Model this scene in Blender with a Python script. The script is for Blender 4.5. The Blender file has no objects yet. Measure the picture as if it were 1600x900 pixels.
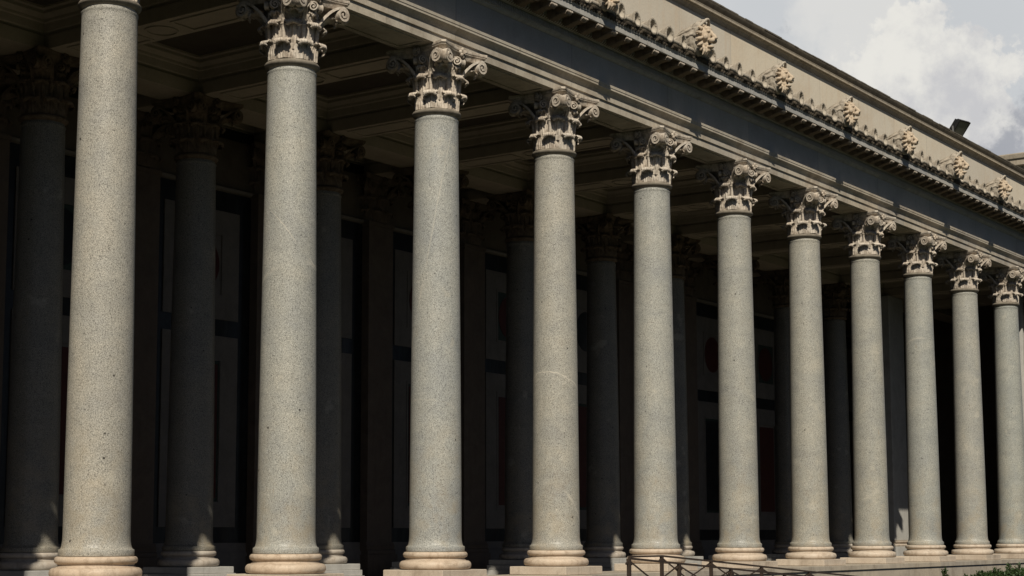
import bpy, math, random
from math import sin, cos, pi, radians, sqrt, atan2
from mathutils import Vector, Matrix
random.seed(7)
S = bpy.context.scene
COL = S.collection

# ------------------------------------------------------------------ materials
class NT:
    def __init__(self, name):
        self.m = bpy.data.materials.new(name); self.m.use_nodes = True
        self.t = self.m.node_tree; self.t.nodes.clear()
        self.out = self.t.nodes.new('ShaderNodeOutputMaterial')
        self.b = self.t.nodes.new('ShaderNodeBsdfPrincipled')
        self.t.links.new(self.b.outputs[0], self.out.inputs[0])
        self.tc = self.t.nodes.new('ShaderNodeTexCoord')
    def n(self, kind, **kw):
        x = self.t.nodes.new('ShaderNode' + kind)
        for k, v in kw.items():
            if k.startswith('i_'):
                key = k[2:]; key = int(key) if key.isdigit() else key.replace('_', ' ')
                x.inputs[key].default_value = v
            else: setattr(x, k, v)
        return x
    def l(self, a, b): self.t.links.new(a, b)
    def noise(self, scale, detail=3, rough=.55, vec=None, dist=0.):
        x = self.n('TexNoise'); x.inputs['Scale'].default_value = scale
        x.inputs['Detail'].default_value = detail; x.inputs['Roughness'].default_value = rough
        x.inputs['Distortion'].default_value = dist
        self.l(vec if vec is not None else self.tc.outputs['Object'], x.inputs['Vector'])
        return x.outputs['Fac']
    def ramp(self, src, stops, interp='LINEAR'):
        r = self.n('ValToRGB'); r.color_ramp.interpolation = interp
        e = r.color_ramp.elements
        while len(e) < len(stops): e.new(.5)
        for i, (p, c) in enumerate(stops):
            e[i].position = p; e[i].color = (*c, 1) if len(c) == 3 else c
        self.l(src, r.inputs[0]); return r.outputs[0]
    def mix(self, fac, a, b, mode='MIX'):
        x = self.n('Mix', data_type='RGBA', blend_type=mode)
        for sock, v in ((x.inputs[0], fac), (x.inputs[6], a), (x.inputs[7], b)):
            if isinstance(v, (int, float)): sock.default_value = v
            elif isinstance(v, tuple): sock.default_value = (*v, 1)
            else: self.l(v, sock)
        return x.outputs[2]
    def math(self, op, a, b=0., c=None):
        x = self.n('Math', operation=op)
        for i, v in enumerate((a, b, c)):
            if v is None: continue
            if isinstance(v, (int, float)): x.inputs[i].default_value = v
            else: self.l(v, x.inputs[i])
        return x.outputs[0]
    def bump(self, h, dist, strength=1.):
        x = self.n('Bump'); x.inputs['Distance'].default_value = dist; x.inputs['Strength'].default_value = strength
        self.l(h, x.inputs['Height']); self.l(x.outputs[0], self.b.inputs['Normal'])
    def fin(self, col, rough=.8, spec=.3):
        if isinstance(col, tuple): self.b.inputs['Base Color'].default_value = (*col, 1)
        else: self.l(col, self.b.inputs['Base Color'])
        if isinstance(rough, (int, float)): self.b.inputs['Roughness'].default_value = rough
        else: self.l(rough, self.b.inputs['Roughness'])
        self.b.inputs['Specular IOR Level'].default_value = spec
        return self.m

def g(v): return (v, v, v)

def granite(name):
    k = NT(name); P = k.tc.outputs['Object']
    info = k.n('ObjectInfo')
    off = k.n('VectorMath', operation='MULTIPLY_ADD'); 
    k.l(info.outputs['Random'], off.inputs[0]); off.inputs[1].default_value = (37., 23., 51.)
    k.l(P, off.inputs[2]); V = off.outputs[0]
    fine = k.noise(84, 2, .8, V)
    grain = k.ramp(fine, [(.30, g(.12)), (.42, g(.50)), (.52, g(1.0)), (.64, g(1.38))])
    sp = k.noise(44, 2, .6, V)
    dark = k.ramp(sp, [(.33, g(.30)), (.41, g(1.))])
    sp2 = k.noise(55, 1, .5, V); lite = k.ramp(sp2, [(.60, g(1.)), (.72, g(1.16))])
    big = k.noise(1.3, 6, .66, V, .4)
    tone = k.ramp(big, [(.30, (.385, .385, .37)), (.5, (.455, .447, .41)), (.72, (.525, .50, .44))])
    c = k.mix(.85, tone, grain, 'MULTIPLY'); c = k.mix(.75, c, dark, 'MULTIPLY'); c = k.mix(1., c, lite, 'MULTIPLY')
    # column's own tint
    c = k.mix(1., c, info.outputs['Color'], 'MULTIPLY')
    # stain, browner towards the foot where damp rises
    sep = k.n('SeparateXYZ'); k.l(P, sep.inputs[0])
    zf = k.n('MapRange'); k.l(sep.outputs['Z'], zf.inputs[0])
    for i, v in ((1, 3.0), (2, .2), (3, 0.), (4, .6)): zf.inputs[i].default_value = v
    st = k.noise(2.3, 5, .65, V); stm = k.math('MULTIPLY', k.ramp(st, [(.45, g(0)), (.72, g(1))]), zf.outputs[0])
    c = k.mix(stm, c, (.44, .355, .235))
    # horizontal tooling bands
    mp = k.n('Mapping'); k.l(V, mp.inputs[0]); mp.inputs['Scale'].default_value = (.35, .35, 3.2)
    hb = k.noise(1.6, 3, .5, mp.outputs[0]); c = k.mix(.22, c, k.ramp(hb, [(.35, g(.82)), (.6, g(1.06))]), 'MULTIPLY')
    # pale veins: thin tilted sheets of quartz cutting through the shaft
    wob = k.math('MULTIPLY', k.math('SUBTRACT', k.noise(3.0, 4, .6, V), .5), .16)
    for q in ('one', 'two'):
        at = k.n('Attribute', attribute_type='OBJECT', attribute_name='vein_' + q); wd = k.n('Attribute', attribute_type='OBJECT', attribute_name='vein_size_' + q)
        dp = k.n('VectorMath', operation='DOT_PRODUCT'); k.l(at.outputs['Vector'], dp.inputs[0])
        cb = k.n('CombineXYZ'); k.l(sep.outputs['X'], cb.inputs[0]); k.l(sep.outputs['Y'], cb.inputs[1]); cb.inputs[2].default_value = 1.
        k.l(cb.outputs[0], dp.inputs[1])
        ws = k.n('SeparateXYZ'); k.l(wd.outputs['Vector'], ws.inputs[0])
        dist = k.math('ABSOLUTE', k.math('ADD', k.math('SUBTRACT', sep.outputs['Z'], dp.outputs['Value']), wob))
        line = k.math('SUBTRACT', 1., k.math('MINIMUM', k.math('DIVIDE', dist, k.math('MAXIMUM', ws.outputs['X'], .0001)), 1.))
        gap = k.ramp(k.noise(2.1, 2, .5, V), [(.40, g(.12)), (.54, g(1))])
        c = k.mix(k.math('MULTIPLY', k.math('MULTIPLY', line, gap), ws.outputs['Y']), c, (.66, .61, .51))
    # patches of paler crystal
    pm = k.noise(2.0, 3, .55, V); c = k.mix(k.ramp(pm, [(.64, g(0)), (.72, g(.32))]), c, (.64, .59, .48))
    # pits and rust runs
    vo = k.n('TexVoronoi'); vo.inputs['Scale'].default_value = 3.3; k.l(V, vo.inputs['Vector'])
    pit = k.ramp(vo.outputs['Distance'], [(.045, g(1)), (.075, g(0))])
    pk = k.math('MULTIPLY', pit, k.ramp(k.noise(1.7, 1, .5, V), [(.44, g(0)), (.52, g(.9))]))
    c = k.mix(pk, c, (.035, .03, .025))
    mp2 = k.n('Mapping'); k.l(V, mp2.inputs[0]); mp2.inputs['Scale'].default_value = (9., 9., 1.3)
    rs = k.noise(1.5, 3, .6, mp2.outputs[0]); c = k.mix(k.ramp(rs, [(.71, g(0)), (.78, g(.4))]), c, (.33, .2, .09))
    k.bump(k.math('SUBTRACT', fine, k.math('MULTIPLY', pk, .8)), .004, .35)
    return k.fin(c, .42, .35)

def marble(name, a, b, dirt, dscale=5., damt=.6, block=0., rough=.6, bump=.006, vscale=2.2, joints=True, dlo=.5, tint=False):
    k = NT(name); P = k.tc.outputs['Object']
    n1 = k.noise(vscale, 5, .6, P, .8); c = k.ramp(n1, [(.3, a), (.7, b)])
    if block:
        sep = k.n('SeparateXYZ'); k.l(P, sep.inputs[0])
        q = k.math('DIVIDE', k.math('ADD', sep.outputs['X'], 400.), block)
        w = k.n('TexWhiteNoise', noise_dimensions='1D'); k.l(k.math('FLOOR', q), w.inputs['W'])
        c = k.mix(1., c, k.ramp(w.outputs['Value'], [(0, (.84, .84, .86)), (.5, (.97, .96, .94)), (1, (1.08, 1.04, .98))]), 'MULTIPLY')
        if joints:
            fr = k.math('ABSOLUTE', k.math('SUBTRACT', k.math('FRACT', q), .5))
            c = k.mix(k.ramp(fr, [(.4965, g(0)), (.4985, g(.65))]), c, (.10, .09, .075))
    d = k.noise(dscale, 6, .7, P, .4); dm = k.ramp(d, [(dlo, g(0)), (dlo + .22, g(damt))])
    c = k.mix(dm, c, dirt)
    mp = k.n('Mapping'); k.l(P, mp.inputs[0]); mp.inputs['Scale'].default_value = (6., 6., .5)
    stk = k.noise(1.2, 4, .6, mp.outputs[0]); c = k.mix(k.ramp(stk, [(.55, g(0)), (.8, g(damt * .8))]), c, dirt)
    sp = k.noise(45, 3, .7, P); c = k.mix(.35, c, k.ramp(sp, [(.3, g(.6)), (.6, g(1.1))]), 'MULTIPLY')
    if tint:
        info = k.n('ObjectInfo'); c = k.mix(1., c, info.outputs['Color'], 'MULTIPLY')
    k.bump(k.math('ADD', k.math('MULTIPLY', sp, .5), k.noise(9, 5, .7, P)), bump, .5)
    return k.fin(c, rough, .3)

def plain(name, c, rough=.6, spec=.3, metal=0., var=.25, scale=8.):
    k = NT(name); n = k.noise(scale, 5, .65)
    col = k.mix(1., k.ramp(n, [(.25, tuple(x * (1 - var) for x in c)), (.75, tuple(x * (1 + var) for x in c))]), g(1.), 'MULTIPLY')
    k.b.inputs['Metallic'].default_value = metal
    k.bump(n, .004, .3)
    return k.fin(col, rough, spec)

M = {}
M['granite'] = granite('grey_granite')
M['base'] = marble('cream_base_marble', (.63, .515, .40), (.69, .60, .49), (.28, .20, .13), 5., .65, rough=.5, vscale=3., tint=True)
M['plinth'] = marble('worn_plinth_marble', (.56, .46, .36), (.66, .57, .46), (.27, .21, .15), 2.2, .6, rough=.65, vscale=1.3, tint=True)
M['step'] = marble('step_marble', (.47, .42, .35), (.60, .53, .43), (.25, .20, .15), 1.8, .6, block=1.9, rough=.7)
M['capital'] = marble('weathered_capital_marble', (.62, .535, .44), (.74, .655, .555), (.17, .125, .085), 7., .8, rough=.75, bump=.014, vscale=4., dlo=.46, tint=True)
M['innercap'] = marble('brown_shaded_capital_stone', (.17, .122, .08), (.24, .18, .122), (.05, .036, .024), 6., .7, rough=.8, bump=.014, vscale=4., dlo=.46)  # browner capital stone, darkened further to carry the inner row's shade
M['astragal'] = marble('neck_ring_marble', (.24, .205, .16), (.32, .28, .22), (.09, .07, .05), 6., .6, rough=.75)
M['archi'] = marble('architrave_marble', (.52, .47, .39), (.62, .56, .47), (.25, .19, .13), 1.6, .55, block=2., rough=.7, vscale=.9, dlo=.46)
M['frieze'] = marble('frieze_marble', (.42, .405, .375), (.52, .50, .47), (.30, .275, .24), .9, .45, block=4., rough=.7, vscale=.6)
M['cornice'] = marble('cornice_stone', (.20, .155, .108), (.27, .215, .155), (.06, .045, .03), 4., .75, rough=.85, bump=.012)
M['corona'] = marble('corona_stone', (.46, .45, .43), (.55, .54, .51), (.20, .175, .145), 2.5, .55, block=2., rough=.8)
M['gutter'] = marble('stained_shadowed_gutter_stone', (.085, .068, .048), (.15, .12, .085), (.02, .017, .012), 6., .9, rough=.9, bump=.03, dlo=.42)  # dark for old stain and for the shadow below the rolls
M['antefix'] = marble('weathered_roof_ornament', (.48, .42, .34), (.60, .53, .43), (.10, .078, .055), 7., .8, rough=.85, bump=.02, dlo=.47)
M['lion'] = marble('lion_stone', (.58, .46, .33), (.66, .55, .42), (.16, .12, .08), 6., .6, rough=.8, bump=.014, dlo=.52)
M['attic'] = marble('attic_plaster', (.76, .685, .56), (.82, .745, .62), (.62, .46, .30), .55, .5, block=2.6, rough=.85, vscale=.5, bump=.003)
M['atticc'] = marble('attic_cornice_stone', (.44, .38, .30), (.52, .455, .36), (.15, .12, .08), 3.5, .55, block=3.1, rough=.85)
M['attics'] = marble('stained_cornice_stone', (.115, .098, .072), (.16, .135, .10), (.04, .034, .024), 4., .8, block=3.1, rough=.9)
M['roof'] = plain('roof_edge_stone', (.16, .14, .11), .9, .2)
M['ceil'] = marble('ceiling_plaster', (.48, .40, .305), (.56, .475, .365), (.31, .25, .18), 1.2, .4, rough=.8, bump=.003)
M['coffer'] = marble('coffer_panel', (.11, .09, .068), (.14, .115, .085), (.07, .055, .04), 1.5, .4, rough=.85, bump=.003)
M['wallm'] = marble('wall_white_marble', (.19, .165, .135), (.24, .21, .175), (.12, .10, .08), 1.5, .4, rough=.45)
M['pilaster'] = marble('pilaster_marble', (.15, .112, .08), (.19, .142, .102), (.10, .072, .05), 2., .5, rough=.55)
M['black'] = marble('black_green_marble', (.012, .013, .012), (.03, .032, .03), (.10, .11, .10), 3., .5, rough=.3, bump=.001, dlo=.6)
M['red'] = marble('red_porphyry', (.08, .02, .013), (.11, .03, .02), (.05, .014, .009), 8., .5, rough=.4, bump=.001)
M['green'] = marble('green_porphyry', (.035, .055, .04), (.06, .08, .06), (.02, .03, .02), 8., .5, rough=.4, bump=.001)
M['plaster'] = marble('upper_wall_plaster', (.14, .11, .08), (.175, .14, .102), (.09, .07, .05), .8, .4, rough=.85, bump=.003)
M['pale'] = marble('grey_white_marble', (.52, .50, .46), (.62, .60, .55), (.33, .31, .27), 1.2, .45, rough=.6, vscale=1.5)
M['floor'] = marble('floor_stone', (.050, .044, .037), (.068, .060, .050), (.034, .028, .023), 1.0, .5, block=1.2, rough=.55)
M['ground'] = plain('courtyard_lawn', (.028, .034, .015), .95, .1, 0, .35, 1.5)
M['ramp'] = plain('ramp_paving', (.26, .24, .20), .9, .2, 0, .2, 3.)
M['iron'] = plain('brown_painted_iron', (.055, .038, .028), .5, .4, 0, .3, 20.)
M['lampb'] = plain('dark_lamp_metal', (.035, .034, .031), .5, .4, .2, .3, 20.)
M['lampg'] = plain('lamp_glass', (.20, .205, .165), .25, .6, 0, .1, 3.)
M['lampk'] = plain('galvanised_bracket', (.30, .29, .27), .5, .4, .6, .2, 20.)
def leafmat(name, c):
    k = NT(name); info = k.noise(1.3, 2, .5); n = k.noise(30, 1, .5)
    col = k.ramp(n, [(.3, tuple(x * .6 for x in c)), (.7, tuple(x * 1.5 for x in c))])
    k.b.inputs['Transmission Weight'].default_value = 0.
    return k.fin(col, .45, .35)
M['leaf'] = leafmat('hedge_leaves', (.035, .065, .018))
M['twig'] = plain('hedge_twigs', (.09, .07, .045), .9)

# ------------------------------------------------------------------ mesh builder
class MB:
    def __init__(self): self.v = []; self.f = []
    def add(self, vs, fs):
        o = len(self.v); self.v += [tuple(p) for p in vs]; self.f += [tuple(i + o for i in q) for q in fs]
    def box(self, x0, x1, y0, y1, z0, z1):
        self.add([(x0,y0,z0),(x1,y0,z0),(x1,y1,z0),(x0,y1,z0),(x0,y0,z1),(x1,y0,z1),(x1,y1,z1),(x0,y1,z1)],
                 [(0,3,2,1),(4,5,6,7),(0,1,5,4),(1,2,6,5),(2,3,7,6),(3,0,4,7)])
    def bbox(self, x0, x1, y0, y1, z0, z1, b=.012):
        # box with chamfered edges
        xs, ys, zs = (x0, x1), (y0, y1), (z0, z1); cx, cy, cz = (x0+x1)/2, (y0+y1)/2, (z0+z1)/2
        import itertools
        bm_v = []; 
        loops = [(z0, b), (z0 + b, 0), (z1 - b, 0), (z1, b)]
        rows = []
        for z, i in loops:
            X0, X1, Y0, Y1 = x0 + i, x1 - i, y0 + i, y1 - i
            rows.append([(X0+b,Y0,z),(X1-b,Y0,z),(X1,Y0+b,z),(X1,Y1-b,z),(X1-b,Y1,z),(X0+b,Y1,z),(X0,Y1-b,z),(X0,Y0+b,z)])
        self.loops(rows, True, True)
    def loops(self, rows, cap0=False, cap1=False, closed=True):
        n = len(rows[0]); vs = [p for r in rows for p in r]; fs = []
        for a in range(len(rows) - 1):
            for i in range(n if closed else n - 1):
                j = (i + 1) % n
                fs.append((a*n+i, a*n+j, (a+1)*n+j, (a+1)*n+i))
        if cap0: fs.append(tuple(reversed(range(n))))
        if cap1: fs.append(tuple((len(rows)-1)*n + i for i in range(n)))
        self.add(vs, fs)
    def lathe(self, prof, n=48, cap=True, c=(0,0)):
        rows = [[(c[0]+r*cos(2*pi*i/n), c[1]+r*sin(2*pi*i/n), z) for i in range(n)] for r, z in prof]
        self.loops(rows, cap, cap)
    def prism_x(self, poly, x0, x1, cap=True, segs=1):
        # poly: (y,z) outline
        rows = []
        for s in range(segs + 1):
            x = x0 + (x1 - x0) * s / segs
            rows.append([(x, y, z) for y, z in poly])
        self.loops(rows, cap, cap)
    def ell(self, c, r, n=12, m=8, rot=None):
        rows = []
        for a in range(1, m):
            t = pi * a / m
            rows.append([(r[0]*sin(t)*cos(2*pi*i/n), r[1]*sin(t)*sin(2*pi*i/n), -r[2]*cos(t)) for i in range(n)])
        vs = [p for q in rows for p in q] + [(0,0,-r[2]), (0,0,r[2])]
        fs = []
        for a in range(m - 2):
            for i in range(n):
                j = (i+1) % n; fs.append((a*n+i, a*n+j, (a+1)*n+j, (a+1)*n+i))
        k = (m-1)*n
        for i in range(n):
            j = (i+1) % n; fs.append((k, j, i)); fs.append((k+1, (m-2)*n+i, (m-2)*n+j))
        R = rot or Matrix.Identity(3)
        self.add([tuple(R @ Vector(p) + Vector(c)) for p in vs], fs)
    def tube(self, pts, rad, n=8):
        P = [Vector(p) for p in pts]; rows = []; up = Vector((.123, .31, .94)).normalized()
        for i, p in enumerate(P):
            d = (P[min(i+1, len(P)-1)] - P[max(i-1, 0)]).normalized()
            a = d.cross(up); a = a.normalized() if a.length > 1e-4 else Vector((1,0,0)); b = d.cross(a).normalized()
            r = rad[i] if isinstance(rad, (list, tuple)) else rad
            rows.append([tuple(p + r*(cos(2*pi*k/n)*a + sin(2*pi*k/n)*b)) for k in range(n)])
        self.loops(rows, True, True)
    def beam(self, a, b, w, h):
        # rectangular bar from a to b
        a, b = Vector(a), Vector(b); d = (b-a).normalized()
        s = d.cross(Vector((0,0,1))); s = s.normalized() if s.length > 1e-3 else Vector((1,0,0)); u = s.cross(d)
        rows = [[tuple(p + s*x*w/2 + u*y*h/2) for x, y in ((-1,-1),(1,-1),(1,1),(-1,1))] for p in (a, b)]
        self.loops(rows, True, True)
    def sheet(self, grid, th):
        # grid[u][v] Vectors -> closed thick sheet
        nu, nv = len(grid), len(grid[0]); N = []
        for u in range(nu):
            row = []
            for v in range(nv):
                du = grid[min(u+1,nu-1)][v] - grid[max(u-1,0)][v]; dv = grid[u][min(v+1,nv-1)] - grid[u][max(v-1,0)]
                q = du.cross(dv); row.append(q.normalized() if q.length > 1e-9 else Vector((0,0,1)))
            N.append(row)
        vs = [tuple(grid[u][v]) for u in range(nu) for v in range(nv)] + [tuple(grid[u][v] - N[u][v]*th) for u in range(nu) for v in range(nv)]
        K = nu*nv; fs = []
        for u in range(nu-1):
            for v in range(nv-1):
                a, b, c, d = u*nv+v, u*nv+v+1, (u+1)*nv+v+1, (u+1)*nv+v
                fs.append((a,d,c,b)); fs.append((K+a,K+b,K+c,K+d))
        for u in range(nu-1):
            for v in (0, nv-1):
                a, d = u*nv+v, (u+1)*nv+v; fs.append((a,K+a,K+d,d) if v else (a,d,K+d,K+a))
        for v in range(nv-1):
            for u in (0, nu-1):
                a, b = u*nv+v, u*nv+v+1; fs.append((a,b,K+b,K+a) if u else (a,K+a,K+b,b))
        self.add(vs, fs)
    def mesh(self, name, mat, ang=38):
        me = bpy.data.meshes.new(name); me.from_pydata(self.v, [], self.f); me.update()
        if mat: me.materials.append(mat)
        if ang:
            me.polygons.foreach_set('use_smooth', [True]*len(me.polygons)); me.set_sharp_from_angle(angle=radians(ang))
        return me
    def build(self, name, mat, parent=None, loc=None, ang=38):
        return link(name, self.mesh(name, mat, ang), parent, loc)

def link(name, me, parent=None, loc=None, rz=0.):
    o = bpy.data.objects.new(name, me); COL.objects.link(o)
    if parent: o.parent = parent
    if loc: o.location = loc
    o.rotation_euler[2] = rz
    return o
def tag(o, label, cat, group=None, kind='thing'):
    o['label'] = label; o['category'] = cat; o['kind'] = kind
    if group: o['group'] = group
    return o
def empty(name, loc=(0,0,0)):
    o = bpy.data.objects.new(name, None); o.empty_display_size = .3; COL.objects.link(o); o.location = loc; return o
def structure(o): o['kind'] = 'structure'; return o
def copy_tree(o, parent=None):
    c = o.copy(); COL.objects.link(c)
    if parent: c.parent = parent
    for ch in list(o.children): copy_tree(ch, c)
    return c

# ------------------------------------------------------------------ the capital
CB = 8.225           # bottom of capital
def interp(pts, t):
    # Catmull-Rom through pts, t in 0..1
    n = len(pts) - 1; x = min(max(t, 0), .99999) * n; i = int(x); f = x - i
    p = [pts[max(i-1,0)], pts[i], pts[i+1], pts[min(i+2,n)]]
    return tuple(.5*((2*p[1][k]) + (-p[0][k]+p[2][k])*f + (2*p[0][k]-5*p[1][k]+4*p[2][k]-p[3][k])*f*f + (-p[0][k]+3*p[1][k]-3*p[2][k]+p[3][k])*f**3) for k in range(len(p[1])))

def leaf_mb(prof, width, lobes=5, ribs=7, amp=.011, th=.022, nu=30, nv=21, droop=.035, curl_from=.5, mb=None, hole=True):
    mb = mb or MB(); grid = []
    for a in range(nu):
        t = a/(nu-1); r, z = interp(prof, t); hw = interp([(w,) for w in width], t)[0]
        lob = abs(sin(pi*lobes*t + .2))**.6
        row = []
        for b in range(nv):
            s = -1 + 2*b/(nv-1); e = abs(s)
            w = hw*(1 - (.30*(1-lob))*max(0, (e-.45)/.55))
            cw = max(0., (t-curl_from)/(1-curl_from))
            rr = r + amp*cos(ribs*pi*s)*(1-.5*cw) + .016*math.exp(-(s*5)**2)*(1-cw) - .035*e*e*(1-cw)*.6 - .02*cw*e*e
            zz = z - droop*cw*e*e
            if hole and .25 < t < .7 and .5 < e < .75: rr -= .018*lob
            th_ = s*w/max(r, .3)
            row.append(Vector((rr*cos(th_), rr*sin(th_), CB + zz)))
        grid.append(row)
    mb.sheet(grid, th); return mb

LOW = leaf_mb([(.392,0),(.398,.09),(.403,.165),(.412,.225),(.440,.280),(.500,.312),(.556,.300),(.583,.262),(.572,.230),(.545,.226)],
              [.152,.158,.150,.124,.112,.136,.156,.158,.140,.09])
UPP = leaf_mb([(.380,.16),(.396,.34),(.403,.46),(.413,.545),(.442,.610),(.500,.642),(.556,.630),(.583,.592),(.572,.560),(.545,.556)],
              [.13,.145,.148,.128,.114,.136,.154,.156,.138,.09])
CAL = leaf_mb([(.40,.50),(.45,.65),(.53,.745),(.63,.80),(.72,.815),(.775,.79),(.775,.755),(.75,.745)],
              [.09,.12,.15,.18,.185,.17,.15,.10], lobes=6, droop=.06, curl_from=.45, th=.02)
CAF = leaf_mb([(.39,.55),(.42,.68),(.455,.765),(.50,.80),(.535,.785),(.535,.755),(.52,.74)],
              [.07,.085,.095,.10,.09,.075,.04], lobes=5, droop=.03, nu=22, nv=15, th=.02)

def volute_mb(a_from, a_to, r0, r1, z0, zc, rad, turns, width, mb=None, th=.034):
    mb = mb or MB()
    A = Vector((r0*cos(a_from), r0*sin(a_from), 0)); B = Vector((r1*cos(a_to), r1*sin(a_to), 0))
    d = (B-A); H = d.length; d.normalize(); nrm = Vector((-d.y, d.x, 0))
    pts = []
    top = (H, zc+rad)
    for i in range(14):
        t = i/14; c = (H*.05, zc+rad*.95)
        pts.append(((1-t)**2*0 + 2*t*(1-t)*c[0] + t*t*top[0], (1-t)**2*z0 + 2*t*(1-t)*c[1] + t*t*top[1]))
    n = int(26*turns)
    for i in range(n+1):
        f = i/n; ang = pi/2 - 2*pi*turns*f; rr = rad*(1-f)**.85 + .012
        pts.append((H + rr*cos(ang), zc + rr*sin(ang)))
    rows = []
    for i, p in enumerate(pts):
        q0, q1 = pts[max(i-1,0)], pts[min(i+1,len(pts)-1)]
        t = Vector((q1[0]-q0[0], q1[1]-q0[1])).normalized(); m = (-t[1], t[0])
        f = i/(len(pts)-1); w = width*(.55+.45*min(1, f*2.2))*(1+.25*f); hh = th*(1-.45*f)
        sec = [(-1,-.5),(-1,.55),(-.78,.55),(-.68,.18),(.68,.18),(.78,.55),(1,.55),(1,-.5)]
        row = []
        for sx, sy in sec:
            h = p[0] + m[0]*sy*hh; z = p[1] + m[1]*sy*hh
            row.append(tuple(A + d*h + nrm*(sx*w/2) + Vector((0,0,CB+z))))
        rows.append(row)
    mb.loops(rows, True, True)
    e = A + d*H + Vector((0,0,CB+zc)); mb.ell(tuple(e), (.028,.028,.028), 8, 6)
    return mb

q8 = radians(22.5); q4 = radians(45)
def corner_volute(A, Cc, dv, z0, zc, rad, turns, width, th=.036):
    # a spiral band that leaves its stalk at A and ends in a disc at Cc lying along dv
    mb = MB(); A = Vector((*A, 0)); Cc = Vector((*Cc, 0)); dv = Vector((*dv, 0)).normalized(); K = Cc - dv*.22
    pts = []; n0 = 16
    for i in range(n0):
        t = i/n0; p = (1-t)**2*A + 2*t*(1-t)*K + t*t*Cc; d = ((K-A)*(1-t) + (Cc-K)*t).normalized()
        z = (1-t)**2*z0 + 2*t*(1-t)*(zc+rad*.9) + t*t*(zc+rad); pts.append((p, d, z, None))
    n = int(28*turns)
    for i in range(n+1):
        f = i/n; ang = pi/2 - 2*pi*turns*f; rr = rad*(1-f)**.8 + .012
        pts.append((Cc + dv*(rr*cos(ang)), dv, zc + rr*sin(ang), f))
    rows = []
    for i, (p, d, z, f) in enumerate(pts):
        q0, q1 = pts[max(i-1,0)], pts[min(i+1,len(pts)-1)]
        tv = (q1[0]-q0[0]) + Vector((0,0,q1[2]-q0[2])); tv.normalize(); nr = Vector((-d.y, d.x, 0)); m_ = tv.cross(nr).normalized()
        if f is not None and f > .999: m_ = Vector((0,0,1))
        g_ = i/(len(pts)-1); w = width*(.6+.4*min(1, g_*2.2))*(1+.3*g_); hh = th*(1-.4*g_)
        rows.append([tuple(p + Vector((0,0,CB+z)) + m_*(-sy*hh) + nr*(sx*w/2)) for sx, sy in ((-1,-.5),(-1,.55),(-.78,.55),(-.68,.15),(.68,.15),(.78,.55),(1,.55),(1,-.5))])
    mb.loops(rows, True, True)
    mb.ell(tuple(Cc + Vector((0,0,CB+zc))), (.030,.030,.030), 8, 6)
    return mb
VOL_A = corner_volute((.43*cos(q8), .43*sin(q8)), (.640,.515), (.16,1), .60, .868, .112, 1.9, .105, .046)
VOL_B = corner_volute((.43*sin(q8), .43*cos(q8)), (.515,.640), (1,.16), .60, .868, .112, 1.9, .105, .046)
# inner spirals, for the face at angle 0
HEL_A = volute_mb(-q8+.03, -radians(8), .43, .545, .62, .885, .066, 1.6, .07, th=.026)
HEL_B = volute_mb(q8-.03, radians(8), .43, .545, .62, .885, .066, 1.6, .07, th=.026)
STK = MB()
STK.tube([(.405,0,CB+.25),(.418,0,CB+.40),(.428,0,CB+.50),(.432,0,CB+.56)], [.030,.034,.038,.046], 10)
for i in range(9):
    a = 2*pi*i/9; c = (.436+.030*cos(a), .030*sin(a), CB+.64)
    STK.ell(c, (.020,.020,.085), 8, 6, Matrix.Rotation(.16*cos(a), 3, 'Y') @ Matrix.Rotation(-.16*sin(a), 3, 'X'))
STK.lathe([(.03,CB+.555),(.055,CB+.562),(.058,CB+.575),(.05,CB+.59),(.03,CB+.6)], 12, True, (.433,0))
FLW = MB()
for i in range(7):
    a = 2*pi*i/7 + .3; rr = .066
    FLW.ell((.60+.012*cos(3*a), rr*cos(a), CB+1.055+rr*sin(a)), (.032,.040,.040), 9, 7)
for i in range(5):
    a = 2*pi*i/5; FLW.ell((.635, .030*cos(a), CB+1.055+.030*sin(a)), (.034,.022,.022), 8, 6)
FLW.ell((.655,0,CB+1.055), (.03,.02,.02), 8, 6)
FLW.ell((.555,0,CB+1.055), (.06,.06,.06), 10, 7)
FLW.tube([(.50,0,CB+.80),(.52,0,CB+.90),(.55,0,CB+1.0)], [.018,.02,.026], 8)

ABA = MB()
def abacus_loop(k, z, half=.708, mid=.568, ch=.062):
    pts = []
    c = half*k; m = mid*k; n = 14
    for s in range(4):
        R = Matrix.Rotation(s*pi/2, 2)
        # face +X: from (c, -c+..) to (c, c)
        for i in range(n+1):
            t = -1 + 2*i/n; y = t*(c-ch); x = m + (c-m)*abs(t)**1.75
            p = R @ Vector((x, y)); pts.append((p.x, p.y, z))
    return pts
ABA.loops([abacus_loop(.86,CB+.965), abacus_loop(.885,CB+.985), abacus_loop(.90,CB+1.02), abacus_loop(.935,CB+1.05), abacus_loop(.975,CB+1.066),
           abacus_loop(.975,CB+1.074), abacus_loop(.955,CB+1.078), abacus_loop(.985,CB+1.086), abacus_loop(1.,CB+1.10), abacus_loop(1.,CB+1.142)], True, True)
BELL = MB()
BELL.lathe([(.384,CB+0),(.372,CB+.02),(.366,CB+.3),(.37,CB+.55),(.40,CB+.78),(.455,CB+.92),(.52,CB+.965),(.52,CB+.985),(.3,CB+.99)], 40)

me_low, me_upp, me_cal, me_caf = (x.mesh('acanthus_leaf', M['capital'], 60) for x in (LOW, UPP, CAL, CAF))
me_va, me_vb, me_ha, me_hb = (x.mesh('volute', M['capital'], 40) for x in (VOL_A, VOL_B, HEL_A, HEL_B))
me_stk = STK.mesh('stalk', M['capital'], 60); me_flw = FLW.mesh('flower', M['capital'], 60)
me_aba = ABA.mesh('abacus', M['capital'], 40); me_bell = BELL.mesh('capital', M['capital'], 40)

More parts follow.
